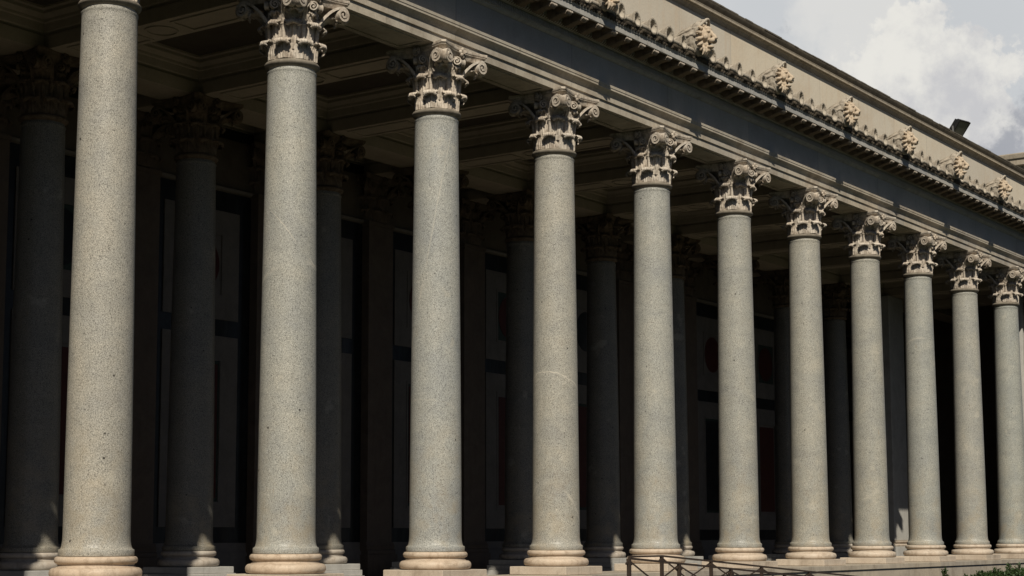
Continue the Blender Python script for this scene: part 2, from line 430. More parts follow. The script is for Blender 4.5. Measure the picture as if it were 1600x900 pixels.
def add_capital(root):
    cap = link('capital', me_bell, root)
    for k in range(8):
        link('leaf', me_low, cap, None, q8 + k*q4)
        link('leaf', me_upp, cap, None, k*q4)
        link('stalk', me_stk, cap, None, q8 + k*q4)
    for k in range(4):
        link('leaf', me_cal, cap, None, q4 + k*pi/2); link('leaf', me_caf, cap, None, k*pi/2)
        link('volute', me_va, cap, None, k*pi/2); link('volute', me_vb, cap, None, k*pi/2)
        link('volute', me_ha, cap, None, k*pi/2); link('volute', me_hb, cap, None, k*pi/2)
        link('flower', me_flw, cap, None, k*pi/2)
    link('abacus', me_aba, cap)
    return cap

# ------------------------------------------------------------------ columns
sh = [(.50,.056),(.532,.060),(.536,.075),(.537,.14),(.530,.152),(.512,.158),(.498,.18),(.488,.22),(.480,.28),(.477,.36)]
for i in range(1, 25):
    t = i/24; z = .36 + t*7.60; sh.append((.477 - .070*t**1.35, z))
sh += [(.408,8.0),(.412,8.02),(.418,8.032),(.418,8.05),(.395,8.053),(.392,8.108)]
SHAFT = MB(); SHAFT.lathe(sh, 72)
NECK = MB(); NECK.lathe([(.37,8.098),(.402,8.100),(.418,8.112),(.432,8.128),(.452,8.142),(.4625,8.165),(.460,8.185),(.448,8.203),(.425,8.212),(.405,8.214),(.398,8.226),(.36,8.228)], 64)
BASE = MB()
def arc(rc, zc, a, b, t0, t1, n=9): return [(rc + a*cos(radians(t0+(t1-t0)*i/n)), zc + b*sin(radians(t0+(t1-t0)*i/n))) for i in range(n+1)]
bp = [(.45,-.265)] + arc(.585,-.185,.071,.079,-88,92,12) + [(.575,-.104),(.562,-.101),(.560,-.090),(.548,-.086),(.535,-.078),(.533,-.068),(.545,-.062),(.548,-.054)] + arc(.540,.001,.048,.052,-90,90,10) + [(.44,.054)]
BASE.lathe(bp, 72)
PLF = MB(); PLF.bbox(-.675,.675,-.675,.675,-.43,-.268,.010)
PLI = MB(); PLI.bbox(-.645,.645,-.645,.645,-.40,-.268,.008)
STI = MB(); STI.bbox(-.68,.68,-.68,.68,-.53,-.403,.008); STI.bbox(-.72,.72,-.72,.72,-.745,-.533,.008)
me_shaft = SHAFT.mesh('shaft', M['granite'], 50); me_neck = NECK.mesh('neck_ring', M['astragal'], 50)
me_base = BASE.mesh('base', M['base'], 50); me_plf = PLF.mesh('plinth', M['plinth'], 30)
me_pli = PLI.mesh('plinth', M['pale'], 30); me_sti = STI.mesh('step', M['pale'], 30)

def column(name, x, y, inner=False):
    r = empty(name, (x, y, 0))
    link('shaft', me_shaft, r); link('neck_ring', me_neck, r); link('base', me_base, r)
    link('plinth', me_pli if inner else me_plf, r)
    if inner: link('step', me_sti, r)
    add_capital(r); return r

front_labels = {
 0:  'grey granite column standing before the first pier bay, out of the photo frame',
 1:  "grey granite column with its capital cut off by the photo's top, first of the row",
 2:  'tall grey granite column with a partly cropped capital, second of the row',
 3:  'grey granite column on its own block plinth, third of the sunlit row',
 4:  'warm grey granite column with a pale vein near its foot, fourth of the sunlit row',
 5:  'grey granite column behind the upper end of the iron railing, fifth of the row',
 6:  'grey granite column with its base just above the sloping railing, sixth of the sunlit row',
 7:  'warm granite column above the railing\'s lower end, seventh of the row',
 8:  'grey granite column next before the sunlit square pier, eighth of the sunlit row',
 9:  'grey granite column just past the sunlit square pier, ninth of the row',
 10: 'slim looking granite column with black shade on both sides, tenth of the sunlit row',
 11: 'granite column at the far edge of the photo with a thin bright strip beside it',
 12: 'granite column at the corner beyond the edge of the photo'}
tints = {0:(1,1,1),1:(1.02,.98,.92),2:(1.02,1.015,.98),3:(1.01,1.02,1.01),4:(1.02,.99,.93),5:(1.0,1.0,.97),6:(.97,.96,.915),
         7:(1.0,.98,.92),8:(.97,.955,.90),9:(.95,.96,.93),10:(.96,.95,.91),11:(.93,.95,.92),12:(.95,.95,.93)}
protoF = None
def column_turn(i): return [0, pi/2, pi, -pi/2][(i*7+1) % 4]
for i in range(0, 13):
    if protoF is None: c = protoF = column('granite_column', 4.*i, 0)
    else: c = copy_tree(protoF); c.location = (4.*i, 0, 0)
    c.rotation_euler[2] = column_turn(i)
    tag(c, front_labels[i], 'column', 'sunlit granite columns along the front')
    for ch in c.children:
        if ch.name.startswith('shaft'):
            ch.color = (*tints[i], 1); ch['label'] = 'speckled grey granite shaft'
            th = i*.9; ch.rotation_euler[2] = th
            wr_ = random.Random(i*13+5)
            spec = {2: ((5.3, -1.25, .1, .014, .95), (4.55, .35, .5, .06, .5)), 4: ((3.35, -.28, .55, .016, 1.), (.75, -.55, 1.3, .07, .7)),
                    3: ((6.2, 5.5, 0, .10, .45), (2.6, -.2, .4, .02, .3)), 1: ((4.0, .1, .2, .01, .25), (2.2, -.4, .1, .03, .2))}.get(i,
                    tuple((wr_.uniform(1, 7.5), wr_.uniform(-1.6, 1.6), wr_.uniform(-.5, .9), wr_.choice((.009, .012, .04)), wr_.uniform(.15, .45)) for _ in range(2)))
            for q, (z0, ar, af, wdt, stg) in zip(('one', 'two'), spec):
                A = ar*.571 - af*.821; B = -ar*.821 - af*.571
                ca = (column_turn(i) + th); ch['vein_' + q] = (A*cos(ca) + B*sin(ca), -A*sin(ca) + B*cos(ca), z0); ch['vein_size_' + q] = (wdt, stg, 0.)
        elif ch.name.startswith('base'):
            f = max(0, 1-i/9.); ch.color = (1+.04*f, 1-.03*f, 1-.10*f, 1)
        elif ch.name.startswith('plinth'): ch.color = (random.uniform(.94,1.06),)*3 + (1,)
        elif ch.name.startswith('capital'):      # every carving a little different: tone, tilt, worn tips
            kt = random.uniform(.93, 1.05)
            for o in ch.children:
                f = kt*random.uniform(.90, 1.07); w = random.uniform(.985, 1.02); o.color = (f*w, f, f*(2-w)*.99, 1)
                if o.name.startswith('leaf'):
                    o.rotation_euler[2] += random.gauss(0, .022); q = random.uniform(.965, 1.02)
                    o.scale = (q, q, 1.); o.location[2] = random.gauss(0, .006)
                elif o.name.startswith('flower'): o.rotation_euler[2] += random.gauss(0, .015)
inner_labels = {
 1:  'shaded inner column beyond the edge of the photo',
 2:  'shaded inner column seen just before the first front column, half hidden by it',
 3:  'shaded inner column seen whole in the gap between the first and second front columns',
 4:  'shaded inner column peeping out just past the second front column',
 5:  'shaded inner column almost hidden behind the third front column',
 6:  'shaded inner column with no sun on its base, just before the fourth front column',
 7:  'shaded inner column seen in the gap between the fourth and fifth front columns',
 8:  'shaded inner column peeping out just past the fifth front column',
 9:  'shaded inner column hidden behind the sixth front column',
 10: 'shaded inner column in the gap before the seventh front column',
 11: 'shaded inner column in the gap between the seventh and eighth front columns'}
protoI = None
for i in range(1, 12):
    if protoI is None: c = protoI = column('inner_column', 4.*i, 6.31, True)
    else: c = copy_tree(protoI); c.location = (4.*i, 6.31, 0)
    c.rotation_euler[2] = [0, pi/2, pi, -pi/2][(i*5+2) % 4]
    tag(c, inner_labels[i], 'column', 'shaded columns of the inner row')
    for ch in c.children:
        if ch.name.startswith('shaft'): ch.color = (.60,.575,.53,1); ch.rotation_euler[2] = i*1.3  # granite tinted down so the inner shafts look more shaded
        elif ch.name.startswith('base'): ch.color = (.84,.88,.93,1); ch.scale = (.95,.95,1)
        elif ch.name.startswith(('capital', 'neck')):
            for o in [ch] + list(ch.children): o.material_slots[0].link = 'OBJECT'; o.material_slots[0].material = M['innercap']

# ------------------------------------------------------------------ platform, floor, ground, ramp
XL, XR = -7., 58.
st = empty('stone_platform', (0,0,0)); tag(st, 'low stone platform of pale marble courses carrying the sunlit columns', 'platform')
m = MB(); m.prism_x([(-.80,-.552),(-.80,-.438),(-.793,-.432),(.80,-.432),(.80,-.552)], XL, XR, segs=1); m.build('top_course', M['step'], st)
m = MB(); m.prism_x([(-.76,-1.42),(-.76,-.566),(-.74,-.556),(.70,-.556),(.70,-1.42)], XL, XR); m.build('wall_course', M['step'], st)
m = MB(); m.box(XL, XR, .70, 9.0, -1.3, -.75); structure(m.build('floor', M['floor'], None, None, 0))
m = MB(); m.box(-900, 900, -900, 900, -1.6, -1.40); structure(m.build('ground', M['ground'], None, None, 0))
m = MB(); m.add([(12.5,-3.5,-1.396),(26,-3.5,-1.396),(26,-1.9,-1.396),(12.5,-1.9,-1.396),(12.5,-3.5,-1.03),(16.9,-3.5,-1.03),(16.9,-1.9,-1.03),(12.5,-1.9,-1.03)],
      [(4,5,6,7),(5,1,2,6),(0,1,5,4),(7,6,2,3),(0,4,7,3)]); structure(m.build('ramp', M['ramp'], None, None, 0))

# ------------------------------------------------------------------ entablature
en = empty('entablature', (0,0,0)); tag(en, 'long carved marble entablature with a deep shaded frieze above the sunlit columns', 'entablature')
AR = [(-.405,9.372),(-.405,9.536),(-.412,9.540),(-.440,9.542),(-.440,9.668),(-.450,9.674),(-.456,9.690),(-.470,9.712),(-.498,9.738),(-.522,9.757),(-.534,9.766),
      (-.534,9.808),(-.545,9.815),(-.548,9.868),(-.46,9.884),(.46,9.884),(.46,9.76),(.42,9.68),(.42,9.372)]
m = MB(); m.prism_x(AR, XL, XR); m.build('architrave', M['archi'], en, None, 25)
for i in range(-1, 14):   # sunk panels under the architrave, between the capitals
    x0, x1 = 4*i+.78, 4*i+3.22; m = MB()
    m.loops([[(x0+d,-.30+d,z),(x1-d,-.30+d,z),(x1-d,.30-d,z),(x0+d,.30-d,z)] for d, z in ((0,9.3705),(0,9.352),(.04,9.352),(.04,9.3705))])
    m.build('soffit_panel', M['archi'], en, None, 25)
m = MB(); m.prism_x([(-.45,9.886),(-.45,10.44),(.44,10.44),(.44,9.886)], XL, XR); m.build('frieze', M['frieze'], en, None, 25)
CO = [(-.45,10.442),(-.47,10.445),(-.49,10.462),(-.515,10.475),(-.52,10.495),(-.545,10.500),(-.545,10.636),(-.57,10.640),(-.60,10.655),(-.635,10.69),(-.65,10.745),(-.66,10.815),
      (-1.105,10.815),(-1.11,10.762),(-1.15,10.756),(-1.16,10.762),(-1.16,10.885),(-1.177,10.892),(-1.177,10.912),(-1.187,10.916),(-1.187,10.94),(.44,10.94),(.44,10.442)]
m = MB(); m.prism_x(CO, XL, XR); cor = m.build('cornice', M['corona'], en, None, 25)
m = MB(); SI = [(-1.12,10.9425),(-1.19,10.9425),(-1.20,10.955),(-1.207,10.97),(-1.22,10.99),(-1.233,11.01),(-1.233,11.03),(-1.17,11.04),(-.10,11.10),(-.10,10.9425)]
m.prism_x(SI, XL, XR, segs=1)
x = 14.
while x < 50:      # carved leaves along the gutter face
    m.ell((x,-1.196,10.955), (.052,.024,.045), 8, 6); x += .111
x = 12 + 1/3
while x < 49:      # larger hanging leaves, dark with the rolls' shadow as well as stain
    m.ell((x,-1.225,11.0),(.13,.034,.05),10,7); m.ell((x-.10,-1.205,10.965),(.05,.03,.045),8,6); m.ell((x+.10,-1.205,10.965),(.05,.03,.045),8,6); m.ell((x,-1.20,10.95),(.045,.028,.04),8,6)
    x += 2/3
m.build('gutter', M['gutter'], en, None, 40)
m = MB(); x = 11.
while x < 52: m.bbox(x, x+.036, -.572, -.54, 10.512, 10.628, .005); x += .062
m.build('fluted_band', M['frieze'], en, None, 30)
m = MB(); x = 11.
while x < 52:
    m.tube([(x,-.575,10.652),(x+.028,-.615,10.672),(x+.05,-.652,10.722)], [.010,.020,.016], 6); x += .078
m.build('leaf_band', M['cornice'], en, None, 60)
# modillions
md = MB()
def scroll_prof():
    return [(-.655,10.764),(-.655,10.62),(-.70,10.585),(-.78,10.578),(-.86,10.61),(-.93,10.645),(-1.02,10.655),(-1.09,10.640),(-1.13,10.615),(-1.165,10.61),(-1.19,10.63),(-1.195,10.665),(-1.185,10.70),(-1.175,10.764)]
md.prism_x(scroll_prof(), -.095, .095)
md.prism_x([(-.655,10.745),(-.655,10.763),(-1.188,10.763),(-1.188,10.735),(-1.175,10.728),(-.66,10.728)], -.125, .125)
for sx in (-.07, -.023, .023, .07):   # leaf under the bracket with a curled, toothed tip
    md.tube([(sx,-.70,10.588),(sx,-.80,10.578),(sx,-.92,10.618),(sx,-1.03,10.636),(sx*1.1,-1.12,10.648),(sx*1.15,-1.20,10.662),(sx*1.15,-1.238,10.676)], [.02,.026,.028,.028,.028,.028,.022], 7)
md.v = [(x, -.655+(y+.655)*.86, z+.05) for x, y, z in md.v]
me_md = md.mesh('modillion', M['cornice'], 40); me_md.materials.append(M['capital'])
for p in me_md.polygons:
    if p.center.y < -1.112 and p.center.z < 10.73: p.material_index = 1  # pale marble on the tips paints in their sunlit glint
kk = 0
for i in range(14*7):
    xx = 12.0 + i*4/7
    if xx > 49: break
    o = link('modillion', me_md, cor, (xx, 0, 0))
# soffit rosettes between the brackets
ro = MB()
for i in range(6):
    a = 2*pi*i/6; ro.ell((.055*cos(a), -.93+.055*sin(a), 10.755), (.036,.036,.022), 8, 6)
ro.ell((0,-.93,10.748),(.03,.03,.03),8,6)
for y0,y1,x0,x1 in ((-1.10,-1.08,-.15,.15),(-.78,-.76,-.15,.15),(-1.08,-.78,-.15,-.13),(-1.08,-.78,.13,.15)): ro.box(x0,x1,y0,y1,10.74,10.7645)
ro.v = [(x, y+.05, z+.05) for x, y, z in ro.v]
me_ro = ro.mesh('rosette', M['cornice'], 50)
for i in range(60):
    xx = 12.0 + (i+.5)*4/7
    if xx > 46: break
    link('rosette', me_ro, cor, (xx, 0, 0))

# roof edge ornaments: horn shaped tile ends, rolls between them, and lion masks over every column
def horn():
    m = MB(); n = 20
    prof = [(.70,.055),(.50,.105),(.30,.124),(.14,.128),(.05,.128),(0,.142),(-.025,.150),(-.045,.146),(-.050,.130),(-.040,.113),(.03,.092),(.12,.060),(.20,.015)]
    rows = [[(r*cos(2*pi*i/n)*.98, y, .125 + r*sin(2*pi*i/n)*1.06) for i in range(n)] for y, r in prof]
    m.loops(rows, True, True)
    for i in range(7):
        a = pi*(i+.5)/7; m.ell((.128*cos(a)*.9, -.03, .125+.150*sin(a)), (.024,.022,.024), 7, 5)
    for i in range(5): # ridges along the back
        m.tube([(.105*cos(pi*(i+.5)/5)*.86, .05, .125+.118*sin(pi*(i+.5)/5)), (.07*cos(pi*(i+.5)/5)*.86, .42, .125+.088*sin(pi*(i+.5)/5))], [.018,.012], 6)
    return m
hm = horn(); hm.v = [(x*1.1, y, z*1.1) for x, y, z in hm.v]
me_horn = hm.mesh('antefix', M['antefix'], 50)
def roll():
    m = MB(); n = 14
    prof = [(-.185,.02),(-.18,.05),(-.165,.056),(-.15,.046),(-.10,.052),(.10,.052),(.15,.046),(.165,.056),(.18,.05),(.185,.02)]
    m.loops([[(x, -.015 + r*cos(2*pi*i/n), .055 + r*sin(2*pi*i/n)) for i in range(n)] for x, r in prof], True, True)
    return m
me_roll = roll().mesh('roll', M['antefix'], 50)
GZ = 11.028
for i in range(3, 13):
    for k in range(6):
        xx = 4*i + k*4/6
        if xx < 14 or xx > 48.5: continue
        if k: hl = link('antefix', me_horn, en, (xx, -1.21+random.gauss(0,.008), GZ+.012+random.gauss(0,.006)))
        if k: hl.rotation_euler = (random.gauss(0,.04), random.gauss(0,.05), random.gauss(0,.06)); hl.scale = (random.uniform(.92,1.06),)*3
        link('roll', me_roll, en, (xx + 1/3, -1.195, GZ+.008))

def lion():
    m = MB(); R = Matrix.Rotation
    m.ell((0,.02,.36),(.25,.20,.31),18,12)                # head mass
    m.ell((0,-.17,.40),(.17,.13,.20),14,10)               # face
    m.ell((0,-.23,.53),(.13,.075,.07),12,8)               # forehead
    for s in (-1,1):
        m.ell((s*.075,-.275,.475),(.055,.045,.030),10,8, R(s*.3,3,'Y'))   # brows
        m.ell((s*.115,-.225,.345),(.065,.06,.065),10,8)                   # cheeks
        m.ell((s*.050,-.345,.265),(.058,.075,.058),10,8)                  # muzzle sides
        m.ell((s*.078,-.262,.425),(.024,.022,.020),8,6)                   # eyes
    m.tube([(0,-.27,.50),(0,-.325,.42),(0,-.40,.335)],[.035,.042,.052],10) # bridge of nose
    m.ell((0,-.425,.315),(.048,.035,.032),10,8)
    m.ell((0,-.285,.135),(.080,.085,.040),10,8)           # lower jaw
    m.ell((0,-.245,.085),(.055,.06,.055),8,6)
    m.ell((0,-.17,.20),(.10,.09,.08),10,8)
    for k in range(13):                                   # mane tufts at the sides of the face
        a = -pi*.36 + (pi*1.72)*k/12; x, z = cos(a), sin(a)
        m.tube([(.17*x,-.13,.37+.22*z),(.225*x,-.165,.37+.27*z),(.265*x,-.13,.37+.305*z),(.285*x,-.08,.36+.32*z)],[.040,.044,.036,.018],7)
    for k in range(5):                                    # beard
        x = (-2+k)*.06; m.tube([(x,-.20,.12),(x*1.15,-.21,.03),(x*1.25,-.17,-.05)],[.038,.034,.014],7)
    return m
def hood():
    m = MB()
    # hood standing up behind the face, with a thick rolled rim, running back as a ribbed cover tile
    rim = [(.275*cos(pi*(.02+.96*k/20)), -.05-.17*sin(pi*(.02+.96*k/20))**3, .34+.30*sin(pi*(.02+.96*k/20))+.115*sin(pi*(.02+.96*k/20))**6) for k in range(21)]
    m.tube(rim, .034, 9)
    prof = [(-.06,.26),(-.02,.325),(.06,.330),(.16,.295),(.24,.30),(.34,.255),(.42,.255),(.56,.20),(.64,.20),(.80,.15),(1.05,.11)]
    m.loops([[(r*cos(2*pi*i/20)*.86, y-.10*max(0,sin(2*pi*i/20))**3*max(0,1-max(y,0)*3), .34*(1-max(y,0)*.5) + r*sin(2*pi*i/20)*1.08 + .09*max(0,sin(2*pi*i/20))**4*max(0,1-max(y,0)*1.6)) for i in range(20)] for y, r in prof], True, True)
    for k in range(7):
        a = pi*(.06 + .88*k/6)
        m.tube([(.285*cos(a),-.02,.34+.345*sin(a)+.05*sin(a)**6),(.275*cos(a)*.95,.30,.31+.30*sin(a)),(.18*cos(a),.70,.24+.19*sin(a))],[.030,.026,.02],6)
    return m
def sculpt(mb, name, mat):
    tmp = bpy.data.objects.new('sculpt', mb.mesh(name, mat, 0)); COL.objects.link(tmp)
    rm = tmp.modifiers.new('r', 'REMESH'); rm.mode = 'VOXEL'; rm.voxel_size = .0125; rm.use_smooth_shade = True
    me = bpy.data.meshes.new_from_object(tmp.evaluated_get(bpy.context.evaluated_depsgraph_get())); me.name = name
    bpy.data.objects.remove(tmp)
    me.polygons.foreach_set('use_smooth', [True]*len(me.polygons))
    if not me.materials: me.materials.append(mat)
    return me
me_lion = sculpt(lion(), 'lion_head', M['lion']); me_hood = sculpt(hood(), 'hood', M['antefix'])
for i in range(4, 13):
    o = link('lion_head', me_lion, en, (4*i, -1.26, GZ-.005)); o['label'] = 'carved lion mask with open mouth on the roof edge'
    o.rotation_euler = (random.gauss(0,.025), random.gauss(0,.02), random.gauss(0,.05)); o.scale = (random.uniform(.96,1.04),)*3
    link('hood', me_hood, o)

# ------------------------------------------------------------------ attic wall and roof
at = empty('attic_wall', (0,0,0)); tag(at, 'sunlit cream attic wall with a dark moulded cornice above the lion masks', 'wall')
m = MB(); m.box(XL, XR, -.10, .40, 10.9435, 12.74); m.build('wall', M['attic'], at, None, 0)
m = MB(); m.prism_x([(-.10,12.742),(-.115,12.745),(-.118,12.775),(-.135,12.785),(-.16,12.83),(-.20,12.85),(-.205,12.865),(-.255,12.868),(-.255,12.925),(-.262,12.93),(-.262,12.942),(.45,12.942),(.45,12.742)], XL, XR); m.build('cornice', M['atticc'], at, None, 25)
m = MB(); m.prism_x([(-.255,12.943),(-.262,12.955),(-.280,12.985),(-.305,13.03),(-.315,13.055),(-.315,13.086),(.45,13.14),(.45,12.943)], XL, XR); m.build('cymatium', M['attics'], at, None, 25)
m = MB(); x = XL; random.seed(3)
while x < XR:
    w = random.uniform(.25,.6); h = random.uniform(.004,.022); m.box(x, x+w-.012, -.327+random.uniform(-.004,.012), .3, 13.087, 13.105+h); x += w
m.build('coping', M['roof'], at, None, 0)
m = MB(); m.prism_x([(.40,12.6),(.40,12.9),(8.4,12.9),(8.4,12.6)], XL, XR); rf = m.build('portico_shade_slab', M['roof'], None, None, 0)  # slab added out of view to shade the interior
tag(rf, 'unseen flat roof slab added behind the attic wall to shade the portico', 'roof')

# ------------------------------------------------------------------ ceiling
ce = empty('coffered_ceiling', (0,0,0)); tag(ce, 'shaded plaster ceiling of deep coffers between beams over the portico', 'ceiling')
SZ = 9.374
for i in range(-1, 14):
    x = 4.*i; m = MB(); hw = .42
    m.box(x-hw, x+hw, .462, 5.85, SZ, 9.62)
    for a, b, c, d in ((x-.30,x+.30,.95,1.0),(x-.30,x+.30,5.30,5.35),(x-.30,x-.26,1.0,2.6),(x+.26,x+.30,1.0,2.6),(x-.30,x-.26,3.7,5.3),(x+.26,x+.30,3.7,5.3),
                       (x-.30,x+.30,2.6,2.64),(x-.30,x+.30,3.66,3.7)):
        m.box(a, b, c, d, SZ-.022, SZ-.0005)
    n = 24
    rows = []
    for r, z in ((.30,SZ-.0005),(.30,SZ-.022),(.26,SZ-.022),(.26,SZ-.0005)):
        rows.append([(x + r*cos(2*pi*k/n), 3.15 + r*sin(2*pi*k/n), z) for k in range(n)])
    m.loops(rows)
    m.build('beam', M['ceil'], ce, None, 30)
def coffer(x0, x1, y0, y1, name, panel):
    m = MB()
    steps = [(0,9.622),(0,9.64),(-.05,9.66),(-.05,9.70),(.0,9.72),(.02,9.86),(.05,9.88),(.06,9.93),(.12,9.97),(.16,10.00),(.16,10.06),(.24,10.07),(.24,10.11)]
    rows = []
    for d, z in steps:
        d = max(d, -.03) if d < 0 else d
        rows.append([(x0+d,y0+d,z),(x1-d,y0+d,z),(x1-d,y1-d,z),(x0+d,y1-d,z)])
    rows = [[r[0],r[3],r[2],r[1]] for r in rows]
    m.loops(rows)
    o = m.build(name, M['ceil'], ce, None, 30)
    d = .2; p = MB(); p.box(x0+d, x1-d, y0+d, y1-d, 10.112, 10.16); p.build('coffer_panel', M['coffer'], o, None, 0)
for i in range(-1, 13):
    coffer(4.*i+.42, 4.*i+3.58, .462, 5.85, 'coffer', None)
m = MB(); m.prism_x([(5.85,SZ),(5.85,9.62),(6.77,9.62),(6.77,SZ)], XL, XR); m.build('long_beam', M['ceil'], ce, None, 0)
for i in range(-1, 14):
    m = MB(); m.box(4.*i-.42, 4.*i+.42, 6.772, 8.1, SZ, 9.62); m.build('beam', M['ceil'], ce, None, 0)
    if i < 13: coffer(4.*i+.42, 4.*i+3.58, 6.772, 8.098, 'coffer', None)
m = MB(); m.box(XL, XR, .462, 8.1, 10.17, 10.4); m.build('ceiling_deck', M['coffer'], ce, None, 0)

# ------------------------------------------------------------------ back wall with inlaid marble
bw = empty('back_wall', (0,0,0)); tag(bw, 'dark back wall of the portico panelled in white, black and red marble', 'wall')
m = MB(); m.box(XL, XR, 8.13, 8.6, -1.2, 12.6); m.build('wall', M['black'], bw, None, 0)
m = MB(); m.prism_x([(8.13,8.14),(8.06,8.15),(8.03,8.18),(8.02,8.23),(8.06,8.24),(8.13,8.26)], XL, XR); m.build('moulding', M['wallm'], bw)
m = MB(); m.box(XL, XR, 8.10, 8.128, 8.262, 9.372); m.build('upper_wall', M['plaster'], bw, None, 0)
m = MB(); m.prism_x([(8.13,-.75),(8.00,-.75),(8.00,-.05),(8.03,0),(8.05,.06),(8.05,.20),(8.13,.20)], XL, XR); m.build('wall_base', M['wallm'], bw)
CAPF = MB()
for src, angs in ((LOW, [q8+k*q4 for k in range(8)]), (UPP, [k*q4 for k in range(8)]), (CAL, [q4+k*pi/2 for k in range(4)]), (VOL_A, [k*pi/2 for k in range(4)]),
                  (VOL_B, [k*pi/2 for k in range(4)]), (HEL_A, [k*pi/2 for k in range(4)]), (HEL_B, [k*pi/2 for k in range(4)]), (FLW, [k*pi/2 for k in range(4)]), (ABA, [0]), (BELL, [0])):
    for a in angs:
        R = Matrix.Rotation(a, 3, 'Z'); CAPF.add([tuple(R @ Vector(p)) for p in src.v], src.f)
me_capf = CAPF.mesh('pilaster_capital', M['pilaster'], 60)
me_pil = None
for i in range(0, 14):
    x = 4.*i
    if me_pil is None:
        m = MB(); m.box(-.475,.475,-.23,.0,.2,8.10); m.box(-.50,.50,-.255,.0,8.102,8.20)
        m.prism_x([(0,-.10),(-.30,-.10),(-.31,-.05),(-.30,0),(-.27,.02),(-.27,.06),(-.28,.10),(-.25,.16),(-.235,.199),(0,.199)], -.54, .54); m.box(-.58,.58,-.34,.0,-.75,-.102)
        me_pil = m.mesh('pilaster', M['pilaster'], 30)
    p = link('pilaster', me_pil, bw, (x, 8.10, 0))
    c = link('capital', me_capf, p, (0, -.02, 0)); c.scale = (1.12, .55, 1)
def ring_box(m, x0, x1, z0, z1, w, y0, y1):
    m.box(x0,x1,y0,y1,z0,z0+w); m.box(x0,x1,y0,y1,z1-w,z1); m.box(x0,x0+w,y0,y1,z0+w,z1-w); m.box(x1-w,x1,y0,y1,z0+w,z1-w)
def prism_y(m, pts, y0, y1): m.loops([[(x,y,z) for x,z in pts] for y in (y0,y1)], True, True)
for i in range(0, 13):
    x0, x1 = 4.*i+.84, 4.*i+3.16; xc = 4.*i+2
    for z0, z1, up in ((5.20,7.68,True),(.55,4.82,False)):
        m = MB(); ring_box(m, x0, x1, z0, z1, .50, 8.10, 8.128); ring_box(m, x0+.50, x1-.50, z0+.50, z1-.50, .06, 8.085, 8.128)
        p = m.build('wall_panel', M['wallm'], bw, None, 0)
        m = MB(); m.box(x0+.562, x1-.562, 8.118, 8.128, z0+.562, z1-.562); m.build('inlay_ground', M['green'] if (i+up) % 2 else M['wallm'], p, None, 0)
        mt = M['red'] if (i*3+up) % 5 != 2 else M['black']
        zc = (z0+z1)/2; a, b = (x1-x0)/2-.62, (z1-z0)/2-.64; m = MB()
        if up: prism_y(m, [(xc+a*cos(2*pi*k/28), zc+b*sin(2*pi*k/28)) for k in range(28)], 8.106, 8.1175)
        else: prism_y(m, [(xc-a,zc-b),(xc+a,zc-b),(xc+a,zc+b),(xc-a,zc+b)], 8.106, 8.1175)
        m.build('inlay', mt, p, None, 0)

# unseen walls added to block light into the gallery, the pier and the bright strip at the far corner
m = MB(); m.box(XL-.4, XL-.002, .6, 8.6, -1.3, 12.5); tag(m.build('light_block_wall', M['plaster'], None, None, 0), 'unseen plaster wall added before the first column to block light', 'wall')
m = MB(); m.box(XR+.002, XR+.4, -.8, 8.6, -1.3, 12.5); tag(m.build('light_block_wall', M['plaster'], None, None, 0), 'unseen plaster wall added beyond the corner to keep the gallery dark', 'wall')
m = MB(); m.box(48.9, XR, -.30, .30, -1.3, 9.36); tag(m.build('sun_block_wall', M['pale'], None, None, 0), 'unseen pale wall added beyond the corner column to block the sun', 'wall')
pr = empty('stone_pier', (48, 6.25, 0)); tag(pr, 'square pale marble pier with sun on its lower part at the far end', 'pier')
m = MB(); m.bbox(-.70,.70,-.70,.70,.16,9.36,.02); m.build('shaft', M['pale'], pr, None, 30)
m = MB()
def sq(h, z): return [(-h,-h,z),(h,-h,z),(h,h,z),(-h,h,z)]
m.loops([sq(.70,.162),(sq(.74,.158)),sq(.745,.10),sq(.70,.07),sq(.70,.04),sq(.76,.02),sq(.78,-.02),sq(.76,-.06),sq(.72,-.062)][::-1], True, True); m.build('base', M['base'], pr, None, 30)
m = MB(); m.bbox(-.80,.80,-.80,.80,-.745,-.064,.01); m.build('pedestal', M['pale'], pr, None, 30)
m = MB(); m.bbox(47.95,48.2,.74,.86,-.43,9.36,.008); tag(m.build('stone_pilaster', M['pale'], None, None, 30), 'thin bright strip of pale stone beside the last granite column', 'pilaster')

# ------------------------------------------------------------------ floodlight on the attic cornice
fl = empty('floodlight', (39.75, -.08, 13.07)); tag(fl, 'black floodlight on a bracket perched on the roof edge against the sky', 'floodlight')
RT = Matrix.Translation((0,-.02,.40)) @ Matrix.Rotation(radians(-14), 4, 'Z') @ Matrix.Rotation(radians(40), 4, 'X')
def xf(m):
    m.v = [tuple(RT @ (Vector(p)*.84)) for p in m.v]; return m
m = MB(); 
m.loops([[(-.36,-.06,-.36),(.36,-.06,-.36),(.36,-.06,.36),(-.36,-.06,.36)],[(-.36,.02,-.36),(.36,.02,-.36),(.36,.02,.36),(-.36,.02,.36)],
         [(-.30,.10,-.30),(.30,.10,-.30),(.30,.10,.32),(-.30,.10,.32)],[(-.20,.17,-.18),(.20,.17,-.18),(.20,.17,.22),(-.20,.17,.22)]], True, True)
for k in range(9): m.box(-.28+.07*k-.006, -.28+.07*k+.006, .03, .20, -.26, .28)
xf(m).build('housing', M['lampb'], fl, None, 20)
m = MB(); m.box(-.315,.315,-.072,-.0605,-.315,.315); xf(m).build('glass', M['lampg'], fl, None, 0)
m = MB(); m.box(-.36,.36,-.085,-.0605,.317,.36); m.box(-.36,.36,-.085,-.0605,-.36,-.317); m.box(-.36,-.317,-.085,-.0605,-.317,.317); m.box(.317,.36,-.085,-.0605,-.317,.317)
xf(m).build('frame', M['lampb'], fl, None, 0)
